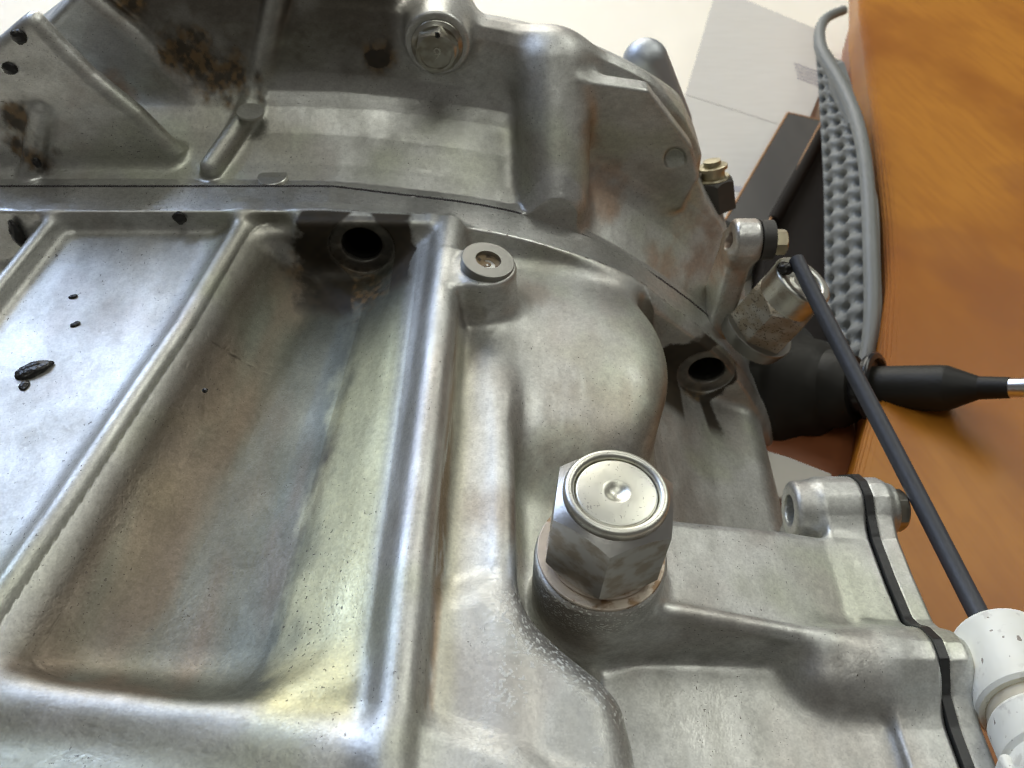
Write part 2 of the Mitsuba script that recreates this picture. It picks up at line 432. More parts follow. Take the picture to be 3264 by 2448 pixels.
def rib(pts, r, depth=40.0, draft=0.08, draft2=None):
    """Wall with a round crest of radius r along the polyline pts (crest line), widening downwards by draft on its left / draft2 on its right."""
    pts = np.array(pts, np.float32)
    draft2 = draft if draft2 is None else draft2

    def f(p):
        best = np.full(len(p), 1e9, np.float32)
        for a, b in zip(pts[:-1], pts[1:]):
            e = (b - a)[:2]
            L2 = float((e * e).sum())
            h = dot(p[:, :2] - a[:2], e) / np.float32(L2)
            hc = np.clip(h, 0, 1)
            over = np.abs(h - hc) * math.sqrt(L2)
            s = ((p[:, 0] - a[0]) * e[1] - (p[:, 1] - a[1]) * e[0]) / math.sqrt(L2)
            v = a[2] + hc * (b[2] - a[2]) - r - p[:, 2]
            dd = np.where(s > 0, draft2, draft)
            d = np.where(v < 0, np.hypot(s, v) - r, (np.abs(s) - r - dd * v) / np.sqrt(1 + dd * dd))
            d = np.maximum(d, v + r - depth)
            best = np.minimum(best, np.where(over > 0, np.hypot(np.maximum(d, 0), over) + np.minimum(d, 0), d))
        return best
    return f


def slab(pts, zb, r=2.0, draft=0.0, quad=False, sm=0):
    """Block over the outline of pts in x, y, its top the plane (or quadric) fitted to them, edges rounded by r."""
    pts = np.array(pts, float)
    o = pts[:, :2].mean(0)

    def basis(x, y):
        x, y = (x - o[0]) * .01, (y - o[1]) * .01
        return np.stack([np.ones_like(x), x, y] + ([x * x, x * y, y * y] if quad else []), -1)
    co = np.linalg.lstsq(basis(pts[:, 0], pts[:, 1]), pts[:, 2], rcond=None)[0].astype(np.float32)
    out = pts[:, :2] if not sm else np.array(sg.Polygon(pts[:, :2]).buffer(sm).buffer(-2 * sm).buffer(sm).simplify(.15).exterior.coords)[:-1]
    g = math.sqrt(1 + (co[1] ** 2 + co[2] ** 2) * 1e-4)

    def f(p):
        bb = basis(p[:, 0], p[:, 1])
        top = sum(bb[:, k] * co[k] for k in range(len(co))).astype(np.float32)
        dz = (p[:, 2] - top) / g
        d2 = poly2(p[:, 0], p[:, 1], out)
        if draft:
            d2 = (d2 - draft * np.maximum(top - p[:, 2], 0)) / math.sqrt(1 + draft * draft)
        return np.maximum(rmax(d2, dz, r), zb - p[:, 2])
    return f


def box(lo, hi, r=1.0):
    lo, hi = np.array(lo, np.float32), np.array(hi, np.float32)

    def f(p):
        q = np.abs(p - (lo + hi) / 2) - (hi - lo) / 2 + r
        return np.linalg.norm(np.maximum(q, 0), axis=1) + np.minimum(q.max(1), 0) - r
    return f


def plate(o, n, x, pts, th, r=1.0):
    """Plate of thickness th (centred on its plane) with outline pts in the plane's own coordinates."""
    m = frame(o, n, x).astype(np.float32)

    def f(p):
        w = p - m[:3, 3]
        return rmax(poly2(dot(w, m[:3, 0]), dot(w, m[:3, 1]), pts), np.abs(dot(w, m[:3, 2])) - th / 2, r)
    return f


def flat_plate(pts, th, r=1.0):
    """Plate through 3-D points (its outline)."""
    pts = np.array(pts, float)
    o = pts.mean(0)
    n = np.linalg.svd(pts - o)[2][2]
    m = frame(o, n, pts[1] - pts[0])
    return plate(o, n, pts[1] - pts[0], ((pts - o) @ m[:3, :3])[:, :2], th, r)


def groove(cross, left, y0, y1, ry, r, s0=.62, s1=1.12):
    """Long hollow along y with the outline cross in x, z; its left side (x below -100) follows the line left = (x at y0, x at y1)."""
    def f(p):
        t = np.clip((p[:, 1] - y0) / (y1 - y0), -.2, 1.2)
        xl = left[0] + (left[1] - left[0]) * t
        u = -31 + (p[:, 0] + 31) * (89.0 / (-31 - xl)).astype(np.float32)
        zs = (s0 + (s1 - s0) * t).astype(np.float32)
        d = poly2(u, p[:, 2] / zs, cross) * np.minimum(zs, 1) - r
        return rmax(rmax(d, y0 - p[:, 1], 30), p[:, 1] - y1, ry)
    return f


def lump(r, stretch, seed):
    s = trimesh.creation.icosphere(3, 1.0)
    v = s.vertices
    v = v * (.72 + .7 * meshkit.fbm(v * 1.6 + seed * 7.3, 3, seed)[:, None])
    s.vertices = v * np.array(stretch) * r
    return s


class Cast:
    def __init__(self, lo, hi, h, n=8):
        self.lo, self.hi, self.h, self.n, self.ops = np.array(lo, float), np.array(hi, float), h, n, []

    def add(self, f, k=2.0):
        self.ops.append((f, k, 1))

    def sub(self, f, k=1.0):
        self.ops.append((f, k, -1))

    @staticmethod
    def join(d, e, k, s):
        if s < 0:
            d, e = -d, e
        o = np.minimum(d, e)
        if k > 0:
            hh = np.maximum(k - np.abs(d - e), 0) / k
            o = o - hh * hh * k * .25
        return o if s > 0 else -o

    def mesh(self, run):
        n, h = self.n, self.h
        nb = np.ceil((self.hi - self.lo) / (n * h)).astype(int)
        ijk = np.stack(np.meshgrid(*[np.arange(k) for k in nb], indexing='ij'), -1).reshape(-1, 3)
        cen = (self.lo + (ijk + .5) * n * h).astype(np.float32)
        rad = n * h * .5 * math.sqrt(3) * 1.25

        def ev(p, active):
            d = np.full(len(p), 50.0, np.float32)
            for j, (f, k, s) in enumerate(self.ops):
                i = np.arange(len(p)) if active is None else np.flatnonzero(active[j])
                if len(i):
                    d[i] = self.join(d[i], f(p[i]), k, s)
            q = np.maximum(self.lo + 1.5 * h - p, p - self.hi + 1.5 * h).max(1)
            return np.maximum(d, q.astype(np.float32))
        first = np.concatenate(list(run(lambda c: ev(c, None), np.array_split(cen, 8))))
        keep = np.abs(first) < rad * 2.6 + 8
        ijk, cen = ijk[keep], cen[keep]
        act = np.stack(list(run(lambda o: o[0](cen) < rad * 2 + o[1] * 1.5 + 4 * h, self.ops)))
        off = np.stack(np.meshgrid(*[np.arange(n + 1)] * 3, indexing='ij'), -1).reshape(-1, 3)
        N = nb * n + 4

        def block(ch):
            ii, aa = ijk[ch], act[:, ch]
            g = (ii[:, None] * n + off[None]).reshape(-1, 3)
            p = (self.lo + g * h).astype(np.float32)
            d = ev(p, np.repeat(aa, len(off), axis=1)).reshape(-1, n + 1, n + 1, n + 1)
            return d
        chunks = np.array_split(np.arange(len(ijk)), max(1, len(ijk) // 600))
        D = np.concatenate(list(run(block, chunks)))
        S = D < 0
        cs = sum(S[:, a:n + a, b:n + b, c:n + c].astype(np.int8) for a in (0, 1) for b in (0, 1) for c in (0, 1))
        B, I, J, K = np.nonzero((cs > 0) & (cs < 8))
        acc, cnt = np.zeros((len(B), 3), np.float32), np.zeros((len(B), 1), np.float32)
        for ax in range(3):
            for u in (0, 1):
                for v in (0, 1):
                    a = [0, 0, 0]
                    o1, o2 = [x for x in range(3) if x != ax]
                    a[o1], a[o2] = u, v
                    b = list(a)
                    b[ax] = 1
                    da, db = D[B, I + a[0], J + a[1], K + a[2]], D[B, I + b[0], J + b[1], K + b[2]]
                    x = (da < 0) != (db < 0)
                    t = np.where(x, da / np.where(x, da - db, 1), 0)
                    pt = np.tile(np.array(a, np.float32), (len(B), 1))
                    pt[:, ax] += t
                    acc += pt * x[:, None]
                    cnt += x[:, None]
        cell = ijk[B] * n + np.stack([I, J, K], 1)
        V = self.lo + (cell + acc / cnt) * h
        ids = (cell[:, 0] * N[1] + cell[:, 1]) * N[2] + cell[:, 2]
        order = np.argsort(ids)
        srt = ids[order]
        strides = [N[1] * N[2], N[2], 1]
        F = []
        for ax in range(3):
            sl0 = [slice(0, n)] * 3
            sl1 = list(sl0)
            sl1[ax] = slice(1, n + 1)
            a, b = S[(slice(None), *sl0)], S[(slice(None), *sl1)]
            q = np.nonzero(a != b)
            gid = ijk[q[0]] * n + np.stack(q[1:], 1)
            base = (gid[:, 0] * N[1] + gid[:, 1]) * N[2] + gid[:, 2]
            o1, o2 = (ax + 1) % 3, (ax + 2) % 3
            want = np.stack([base, base - strides[o1], base - strides[o1] - strides[o2], base - strides[o2]], 1)
            pos = np.minimum(np.searchsorted(srt, want), len(srt) - 1)
            ok = (srt[pos] == want).all(1)
            f = order[pos]
            flip = ~a[q]
            f[flip] = f[flip][:, ::-1]
            F.append(f[ok])
        F = np.concatenate(F)
        F = np.vstack([F[:, [0, 1, 2]], F[:, [0, 2, 3]]])
        # normals from the field, and one step onto the surface
        va = act[:, B]
        e = .35 * h

        def grad(ch):
            v = V[ch].astype(np.float32)
            g = np.zeros((len(ch), 3), np.float32)
            s = np.zeros(len(ch), np.float32)
            for k in ((1, -1, -1), (-1, -1, 1), (-1, 1, -1), (1, 1, 1)):
                k = np.array(k, np.float32)
                dk = ev(v + k * e, va[:, ch])
                g += k * dk[:, None]
                s += dk
            g /= 4 * e
            L = np.linalg.norm(g, axis=1, keepdims=True) + 1e-9
            return g / L, np.clip(s / 4, -h, h)[:, None] * g / np.maximum(L * L, .3)
        res = list(run(grad, np.array_split(np.arange(len(V)), 12)))
        nrm = np.concatenate([r[0] for r in res])
        V = V - np.concatenate([r[1] for r in res])
        return V, F, nrm

    def build(self, name, material, parent):
        for run in (POOL.map, map):
            v, f, nrm = self.mesh(run)
            e = np.sort(np.concatenate([f[:, [0, 1]], f[:, [1, 2]], f[:, [2, 0]]]), axis=1)
            edges, count = np.unique(e[:, 0].astype(np.int64) * len(v) + e[:, 1], return_counts=True)
            if not (count == 1).any() and np.isfinite(nrm).all():
                break                                                            # closed: done; else once more on one thread
        key = key_for(parent + '__' + name)
        scene[key] = {'type': 'ply', 'filename': meshkit.write_ply((v * .001, f), False, None, None, normals=nrm), 'face_normals': False, 'bsdf': {'type': 'ref', 'id': material}}
        print(key, len(f), 'triangles')
        return key


POOL = ThreadPoolExecutor(4)

# ------------------------------------------------------------------ the gearbox
gearbox = thing('gearbox', 'cast aluminium gearbox casing with ribs, bolt bosses and a big hex plug, filling the picture', 'gearbox')
# cross-section of the joint flange (x, z): flat on the left, falling round to the right
from scipy.interpolate import PchipInterpolator
PX = np.r_[-37, np.arange(-24, 137, 8)]
PROFILE = [(-400, 0), (-72, 0)] + list(zip(PX, PchipInterpolator([-37, -11, 2, 23, 45, 68, 94, 114, 132, 136], [-5, -9.3, -12.6, -20.5, -33, -50, -74, -102, -140, -152])(PX))) + [(142, -230), (-400, -230)]


def q_of(p):
    return poly2(p[:, 0], p[:, 2], PROFILE)


def prof(q, y0, y1, r=1.0):
    """All of the cross-section grown by q between y0 and y1."""
    return lambda p: rmax(q_of(p) - q, np.abs(p[:, 1] - (y0 + y1) / 2) - (y1 - y0) / 2, r)


HOLE1, HOLE2 = (-59, 281, -12), (87.4, 281, -82.4)
CX = np.linspace(-119, -33, 40)
CROSS = [(-119, 30)] + list(zip(CX, PchipInterpolator([-119, -114, -107, -97, -84, -72, -63, -56, -46, -37, -33], [2, -6, -14, -20, -24, -24.5, -22.5, -18, -11.5, -6, 1])(CX))) + [(-33, 30)]
g = Cast((-232, 22, -150), (146, 306, 16), 0.85)
g.add(prof(-24, 0, 300, 3), 0)                                             # inner body
g.add(lambda p: np.maximum(rmax(q_of(p), 285.6 - p[:, 1], 1.1), p[:, 1] - 303.2), 3)                                          # joint flange
g.add(slab([(-188, 292, -9), (-100, 292, -9), (-118, 180, -9), (-136, 90, -9), (-150, 20, -9), (-210, 20, -9), (-196, 180, -9)], -60, 2), 4)   # left panel
g.add(slab([(-100, 290, -7), (-24, 290, -7), (-24, 20, -3.5), (-150, 20, -3.5), (-136, 90, -3.5), (-112, 230, -7)], -60, 2), 3)
g.sub(groove(CROSS, (-137, -105), 84, 282.5, 9, 1.5), 4)                       # the deep groove
g.sub(box((-260, 0, -48), (-192, 284, 40), 6), 5)
g.add(rib([(-178, 290, -1.5), (-183, 248, -1.5), (-201, 90, -1.5)], 2.8, 60, .10, .9), 5)
g.add(rib([(-104, 290, -2), (-112, 224, -.5), (-118, 193, 0), (-126.5, 148, 0), (-133, 118, 0), (-152, 20, 0)], 3.4, 40, 1.0, .6), 7)
g.add(rib([(-24.5, 285, -1), (-25.5, 200, 0), (-27.3, 130, 0), (-28, 20, 0)], 5.6, 60, .12, .06), 5)
# hole one: raised seat cut into the wall under the flange
g.add(box((-84, 280.6, -60), (-30, 288, -1.6), 2), 6)
g.add(slab([(-87.6, 301.0, -26.5), (-75.3, 276.6, -26.5), (-55.9, 253.0, -26.5), (-44.7, 246.5, -26.5), (-37.5, 266.6, -26.5), (-39.6, 309.1, -26.5)], -60, 3), 6)
g.sub(cyl((-59, 277.5, -13), (-59, 280.9, -13), 13, .4), .6)
g.sub(cyl((-59, 240, -12.5), (-59, 330, -12.5), 8, .3), .5)
# head of the middle rib with the socket plug
g.add(cyl((-9.3, 254, -45), (-9.3, 254, -1.6), 11, 1.2), 2.5)
g.add(box((-27, 243, -45), (-8, 265, -1.8), 2), 3)
# rounded bar beside the rib, then the block it widens into
g.add(slab([(-26, 244, -19), (-4, 240, -21), (0, 205, -16), (1, 165, -12), (1.5, 124, -9.5), (1.5, 60, -8), (-26, 60, -7), (-26, 124, -9), (-26, 165, -11.5), (-26, 205, -15.5)], -60, 7, 0, True), 5)
g.add(slab([(-26, 124, -9), (-6, 132, -10)] + [(1.1, 124.4, -10.0), (4.9, 120.7, -10.0), (14.9, 110.3, -10.0), (22.3, 104.0, -10.0), (27.6, 97.9, -10.0), (29.3, 87.5, -10.0), (30.1, 78.5, -10.0)] + [(38, 20, -10), (-26, 20, -7)], -60, 10, 0, False, 9), 7)
g.add(slab([(-24, 90, -5.5), (-8, 85, -6), (10, 78, -7), (32, 72, -9), (40, 20, -8), (-24, 20, -4)], -40, 5), 5)
# cross ridge at the near end of the groove
g.add(rib([(-150, 95, -3.5), (-93, 91, -3.5), (-53, 83, -3.5), (-30, 80, -3)], 5, 30, .4), 8)
# dome to the right of the bar
dome = lambda p: rmax(rmax(q_of(p) + 9.5, np.maximum(p[:, 0] - 54.5, -16 - p[:, 0]), 11), 176 - p[:, 1], 36)
g.add(dome, 9)
DOME = np.array((29.0, 240.5, -39.0), np.float32)
g.add(lambda p: (np.linalg.norm((p - DOME) / np.array([30, 46, 14], np.float32), axis=1) - 1) * 14, 14)
# hole two
g.add(slab([(50, 292, -84), (120, 292, -110), (116, 168, -104), (50, 168, -76)], -149, 12), 6)
g.add(lambda p: np.maximum(rmax(q_of(p) + 1.6, np.abs(p[:, 1] - 285) - 4.4, 1.5), 60 - p[:, 0]), 6)
g.sub(cyl((87.4, 277.5, -83), (87.4, 280.9, -83), 13, .4), .6)
g.sub(cyl((87.4, 240, -82.4), (87.4, 330, -82.4), 8, .3), .5)
# plates to the right, plug boss, cross rib, bosses on the cover flange
g.add(slab([(30, 163, -26), (47.5, 166.0, -30.0), (90.1, 170.7, -46.0), (120, 172, -54), (120, 128, -52), (34, 122, -25)], -110, 5), 4)
g.add(slab([(24, 130, -42), (121, 130, -47), (121, 20, -48), (24, 20, -42)], -110, 3), 3)
g.add(cyl((25, 139, -80), (25, 139, -13.2), 20, 1.5, 18.8), 4)
g.add(rib([(38, 128, -21.5), (50, 127.6, -23.5), (84, 125.5, -32), (110, 122, -37)], 3, 40, .12), 4)
g.add(capsule((92, 120, -47.5), (106, 120, -47.5), 12.6), 7)
g.add(cyl((96, 120.3, -48), (120.8, 120.3, -48), 12.2, 1), 4)
g.add(slab([(84, 118, -52), (118, 118, -54), (118, 92, -52), (92, 96, -50)], -90, 6), 8)
FLANGE = [(206, -70), (203, -60), (196, -50.5), (190, -46.5), (184, -45.8), (178, -49), (170, -51), (154, -50), (138, -48), (134, -45), (130, -39.5), (124, -35.2), (118.5, -35), (111, -41.5), (102, -43), (91, -42.5), (20, -42), (20, -140), (206, -140)]
g.add(lambda p: rmax(poly2(p[:, 1], p[:, 2], FLANGE) + .5, np.abs(p[:, 0] - 114) - 6.8, 1.2), 5)
g.add(cyl((98, 186, -57), (120.8, 186, -57), 10.5, 2.2), 4)
g.sub(cyl((80, 186, -57), (112, 186, -57), 5.2, .3), .5)
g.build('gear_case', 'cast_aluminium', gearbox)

# ------------------------------------------------------------------ bell housing
b = Cast((-232, 301, -150), (146, 440, 118), 1.0)
BPRO = [(-400, 0), (-150, 0)] + list(zip(np.arange(-140, 137, 7), PchipInterpolator([-140, -110, -72, -37, -11, 2, 23, 45, 68, 94, 114, 132, 136], [0, -.2, -1.2, -5.2, -9.3, -12.6, -20.5, -33, -50, -74, -102, -140, -152])(np.arange(-140, 137, 7)))) + [(142, -230), (-400, -230)]
BELL = [(-1.9, 300), (-1.9, 309), (1, 317), (7, 331), (14, 341), (19, 346), (26, 349.3), (46, 352), (50, 354), (51, 358), (45, 376), (-60, 376), (-60, 300)]
b.add(lambda p: np.maximum(poly2(poly2(p[:, 0], p[:, 2], BPRO), p[:, 1], BELL) - 1.2, 303.35 - p[:, 1]), 0)
b.add(box((-300, 354, -60), (-46, 384, 160), 2), 6)                            # tall back wall on the left
b.add(cyl((-29.4, 338, 42), (-29.4, 374, 42), 13, 1.5), 8)                       # bolt boss
b.add(capsule((17, 352, 25), (18.5, 313, -14), 16, 13.5), 9)                       # upright round boss
b.add(capsule((-90.9, 352.0, 59.0), (-107.1, 349.0, 18.5), 4.5), 3)                      # web over wall and bowl
b.add(capsule((-107.1, 349.0, 18.5), (-109.1, 339.0, 13.4), 4.5, 4.2), 3)
b.add(capsule((-109.1, 339.0, 13.4), (-121.8, 312.0, 3.3), 4.2), 3)
b.add(flat_plate([(-177.6, 320.0, 61.2), (-175.1, 320.0, 62.6), (-172.7, 320.0, 62.6), (-171.0, 320.0, 60.9), (-165.2, 320.0, 50.5), (-158.6, 320.0, 40.0), (-145.8, 320.0, 24.4), (-134.0, 320.0, 5.9), (-139.6, 320.0, -15.3), (-276.9, 320.0, -15.3), (-250.3, 320.0, 35.1), (-203.5, 320.0, 44.4), (-191.0, 320.0, 52.6)], 9.5, 4.4), 4)     # gusset
b.add(flat_plate([(-184.9, 347.0, 47.7), (-171.5, 347.0, 57.5), (-164.3, 347.0, 62.8), (-158.1, 347.0, 55.7), (-147.7, 347.0, 44.3), (-137.2, 347.0, 27.9), (-129.4, 347.0, 14.1), (-135.1, 347.0, -4.8), (-244.6, 347.0, -4.8), (-223.3, 347.0, 25.2)], 9.5, 4.4), 4)
b.add(capsule((-183.0, 316.0, 25.6), (-195.9, 312.0, 0.7), 4.0), 3)
b.add(flat_plate([(28.2, 342.0, 27.2), (55.8, 342.0, 22.9), (77.8, 342.0, -3.8), (82.9, 342.0, -18.4), (77.3, 342.0, -35.1), (30.6, 342.0, -35.1)], 9, 1.5), 5)                      # bracket plate
b.sub(cyl((68.9, 330.0, -4.0), (70.9, 339.5, -9.8), 4.4, .3), .4)
OUT = [(x, z) for x, y, z in [(-308.1, 356.0, -39.5), (-240.8, 356.0, 12.3), (-191.0, 356.0, 42.2), (-180.9, 356.0, 50.5), (-171.9, 356.0, 57.4), (-151.0, 356.0, 79.7), (9.3, 356.0, 86.1), (24.4, 356.0, 59.2), (30.0, 356.0, 51.2), (36.9, 356.0, 44.5), (47.2, 356.0, 32.5), (56.5, 356.0, 23.6), (75.7, 356.0, 2.2), (85.5, 356.0, -15.2), (85.3, 356.0, -28.3), (89.9, 356.0, -36.9), (97.9, 356.0, -48.7), (106.1, 356.0, -60.9), (117.6, 356.0, -90.0), (140.7, 356.0, -157.5)]] + [(150, -400), (-400, -400)]
b.sub(lambda p: np.maximum(-poly2(p[:, 0], p[:, 2], OUT) - 0, 335 - p[:, 1]), 2.5)
b.build('bell_housing', 'cast_aluminium', gearbox)


# ------------------------------------------------------------------ side cover, seal and bolts on the right
c = Cast((121, 16, -120), (148, 212, -20), 0.8)
c.add(lambda p: rmax(poly2(p[:, 1], p[:, 2], FLANGE) + .3, np.abs(p[:, 0] - 127.2) - 3.6, 1.6), 0)
c.add(cyl((126, 186, -57), (134.5, 186, -57), 9.5, 1.5), 3)
c.add(capsule((127, 120.3, -49.5), (132, 120.3, -50), 11.5), 4)
c.build('side_cover', 'cast_aluminium', gearbox)

gp = sg.Polygon(FLANGE).buffer(3, join_style=1).buffer(-3 + .9, join_style=1).simplify(.05)
pts = np.array(gp.exterior.coords)[:-1]
pts = np.concatenate([np.linspace(u, v, max(2, int(np.hypot(*(v - u)) / .7)), endpoint=False) for u, v in zip(pts, np.roll(pts, -1, axis=0))])
wob = (meshkit.fbm(np.c_[pts * .35, pts[:, 0] * 0], 3) - .5) * .9
seal = trimesh.creation.extrude_polygon(sg.Polygon(pts * (1 + wob[:, None] * .004)), 2.7, engine='earcut')
seal.vertices = seal.vertices[:, [2, 0, 1]] + [121.0, 0, 0]
obj('seal', seal, 'gasket_rubber', gearbox, smooth=25, label='black rubber seal squeezed between casing and side cover')


def bolt(name, at, axis, af, h, parent, material, flange=None, roll=0, mark=None, label=None):
    """Flanged hex bolt head: flange, head with turned chamfer and shallow dish."""
    k = key_for(parent + '__' + name)
    m = frame(at, axis, (1, 0, 0) if abs(axis[0]) < .9 else (0, 0, 1)) @ trimesh.transformations.rotation_matrix(math.radians(roll), [0, 0, 1])
    hd = hexagon(af, h, .9) - m3.Manifold.cylinder(2, af * .40, af * .42, 60).translate([0, 0, h - .7])
    if label:
        tag(k, label)
    if flange:
        fl = lathe([(0, 0), (flange, 0)] + arc(flange - .7, .9, .8, 0, 80, 5) + [(af * .56, 2.6), (0, 2.6)])
        obj('flange', put(fl, m), material, k)
        hd = hd.translate([0, 0, 2.2])
    obj('head', put(hd, m), material, k, smooth=25)
    if mark:
        t = meshkit.text_mesh(mark, af * .29, .6)
        t.apply_translation([-t.extents[0] / 2, -af * .135, 0])
        t.vertices[:, 2] += h + (2.2 if flange else 0) - .72
        obj('stamped_mark', put(t, frame(at, axis)), 'zinc_plate', k, smooth=False, label='raised figure 9 on the bolt head')
    return k


bolt('flange_bolt', (-29.4, 337.9, 42), (0, -1, 0.03), 15.2, 6.4, gearbox, 'bolt_zinc', 10.1, 17, '9', 'flanged hex bolt with a raised 9 on its head')
bolt('cover_bolt', (131.6, 186, -57), (1, 0, 0), 13, 7, gearbox, 'bolt_zinc', None, 10)

# ------------------------------------------------------------------ hex plugs
NUT = frame((25, 139, -13), (.07, .0, 1), (math.cos(math.radians(22)), math.sin(math.radians(22)), 0))
plug = tag(gearbox + '__hex_plug', 'big zinc plated hex plug with a dimpled round cap and rusty washer')
obj('washer', put(lathe([(11, -.2), (18.0, -.2)] + arc(17.7, .5, .5, -60, 80, 6) + [(11, 1.1)]), NUT), 'rusty_washer', plug)
obj('neck', put(lathe([(0, 1), (15.2, 1), (15.6, 2.2), (14.6, 3.2), (0, 3.4)]), NUT), 'rusty_washer', plug)
HR = 30.5 / math.sqrt(3)
hx = m3.Manifold.extrude(m3.CrossSection([[(HR * math.cos(k * math.pi / 3), HR * math.sin(k * math.pi / 3)) for k in range(6)]]), 25) ^ lathe([(0, -1), (15.4, -1), (15.4, 0), (HR + .01, 1.6), (HR + .01, 21.2), (13.0, 24.0), (0, 24.0)], 120)
hx = hx.translate([0, 0, 3.6])
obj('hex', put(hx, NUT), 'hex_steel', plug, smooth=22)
cap = lathe([(0, 26), (13.4, 26), (13.9, 27.2), (13.9, 28.6)] + arc(12.5, 28.7, 1.4, 0, 160, 9) + [(10.95, 28.0), (10.9, 27.2), (0, 27.2)], 96)
obj('cap_ring', put(cap, NUT), 'zinc_plate', plug, smooth=35)
prof_d = [(0, 27.0), (10.8, 27.0)] + arc(10.1, 28.4, .7, 0, 82, 4) + [(7, 29.4), (4.0, 29.5), (3.1, 29.25), (2.2, 28.6), (1.2, 28.1), (0, 28.0)]
obj('cap_disc', put(lathe(prof_d, 72), NUT), 'zinc_plate', plug, smooth=70, label='domed zinc disc with a round dimple in its middle')

SOCK = frame((-9.3, 254.2, -2.4), (.20, -.03, 1))
sp = tag(gearbox + '__socket_plug', 'flat round socket plug at the head of the middle rib')
hexs = m3.Manifold.cylinder(9, 4.7, 4.7, 40)
obj('ring', put(lathe([(0, 0), (9.4, 0), (9.7, .6), (9.7, 3.4)] + arc(9.2, 3.5, .5, 0, 90, 4) + [(0, 4.0)]) - hexs.translate([0, 0, .4]), SOCK), 'zinc_dull', sp, smooth=25)
obj('socket_dirt', put(lathe([(0, 0), (5.6, 0), (5.6, 2.4), (4, 2.0), (2.5, 1.2), (1, 1.5), (0, 1.3)]), SOCK), 'socket_grime', sp)

BREA = frame((111.7, 297.3, -71.7), (.40, -.06, .92), (.5, -1, 0))
br = tag(gearbox + '__breather_plug', 'dirty hex plug with an open round collar holding the black cable')
obj('flange', put(lathe([(0, -6), (16, -6), (17, -1)] + arc(16.6, .4, .6, -60, 85, 5) + [(0, 1.2)]), BREA), 'zinc_dull', br)
obj('hex', put(hexagon(27, 20, .9).translate([0, 0, 1]), BREA), 'grimy_metal', br, smooth=22)
obj('collar', put(lathe([(0, 19), (13.2, 19), (13.6, 31)] + arc(12.2, 31.6, 1.5, 0, 90, 6) + [(11, 33)] + arc(10.4, 32, 1.0, 90, 175, 5) + [(9.0, 30.5), (5, 30), (3.5, 30.8), (0, 30.4)]), BREA), 'zinc_plate', br)

# upper lug on the bell housing with its bolt
lug = tag(gearbox + '__lug', 'small cast lug with a through hole above the breather plug')
u = Cast((76, 288, -80), (118, 332, -8), 0.7)
u.add(cyl((94, 309, -31), (106, 309, -31), 9.2, 2.4), 0)
u.add(flat_plate([(98, 301, -33), (98, 318, -33), (94, 322, -80), (94, 297, -80)], 11, 3), 5)
u.sub(cyl((80, 309, -31.5), (112, 309, -31.5), 3.6, .3), .4)
u.build('body', 'cast_aluminium', lug)
obj('spacer', put(m3.Manifold.cylinder(5.5, 8.6, 8.6, 48), frame((106.2, 309, -31), (1, 0, 0))), 'dark_steel', lug)
bolt('lug_bolt', (111.7, 309, -32), (1, 0, 0), 10, 6, gearbox, 'yellow_zinc', None, 5)

# fitting that shows past the bell housing's edge
hb = frame((100.9, 366.0, -54.3), (-.22, .30, 1), (1, -.6, 0))
sb = tag(gearbox + '__stud', 'bronze tinted stud and hex nut behind the edge of the bell housing')
obj('nut', put(hexagon(17, 15, 1.0), hb), 'dark_steel', sb, smooth=22)
obj('washer', put(lathe([(0, 14.5), (7.6, 14.5), (7.9, 15.4), (7.4, 16.2), (0, 16.2)]), hb), 'yellow_zinc', sb)
obj('stem', put(lathe([(0, 16), (5.6, 16), (5.6, 20), (7.2, 20), (7.2, 21.6), (4.2, 22), (4.2, 24.2), (0, 24.4)]), hb), 'yellow_zinc', sb)
db = obj('dowel_tube', m3.Manifold.batch_hull([m3.Manifold.sphere(11, 64).translate((63.8, 405.3, 2.0)), m3.Manifold.sphere(11, 64).translate((78.1, 399.1, -26.3))]), 'blue_alloy', gearbox, label='smooth bluish round boss behind the bell housing edge')
obj('dowel_rib', tube([(71.1, 404.0, 6.3), (78.7, 400.1, -8.6), (86.9, 398.5, -26.9)], 2.2), 'blue_alloy', gearbox)

# joint bead, ejector marks
line = np.array(PROFILE[:20], float)
bead = [(x, 303.2, z + .15) for x, z in np.c_[np.interp(np.linspace(0, 1, 60), np.linspace(0, 1, 2), [-228, 0]), np.zeros(60)][:0]]
bx = np.r_[np.arange(-228, 60, 4), np.arange(60, 131, 2)]
bead = [(x, 303.2, np.interp(x, line[:, 0], line[:, 1]) + .02 + .08 * math.sin(x * .9)) for x in bx]
obj('joint_sealant', tube(bead, .34, 8, 1), 'sealant', gearbox, label='thin dark line of sealant along the joint')
for at_, nz in (((-97.1, 310.0, 0.1), (0, 0, 1)), ((20.8, 309.0, -23.6), (.3, -.25, 1))):
    obj('ejector_mark', put(lathe([(0, -1.5), (5.8, -1.5), (6.0, -.1), (5.7, .15), (0, .2)], 48), frame(at_, nz)), 'cast_aluminium', gearbox)
s = lump(1.0, (.9, 12, 3.0), 77)
s.apply_translation((-19.6, 226, -14.5))
obj('crack', s, 'black_grease', gearbox, True, label='dark gap at the foot of the middle rib below the socket plug')
obj('ejector_mark', put(lathe([(0, -.8), (5.2, -.8), (5.5, -.3), (5.3, .5), (0, .6)], 48), frame((-107.0, 331.5, 16.7), (.1, -.12, 1))), 'cast_aluminium', gearbox)

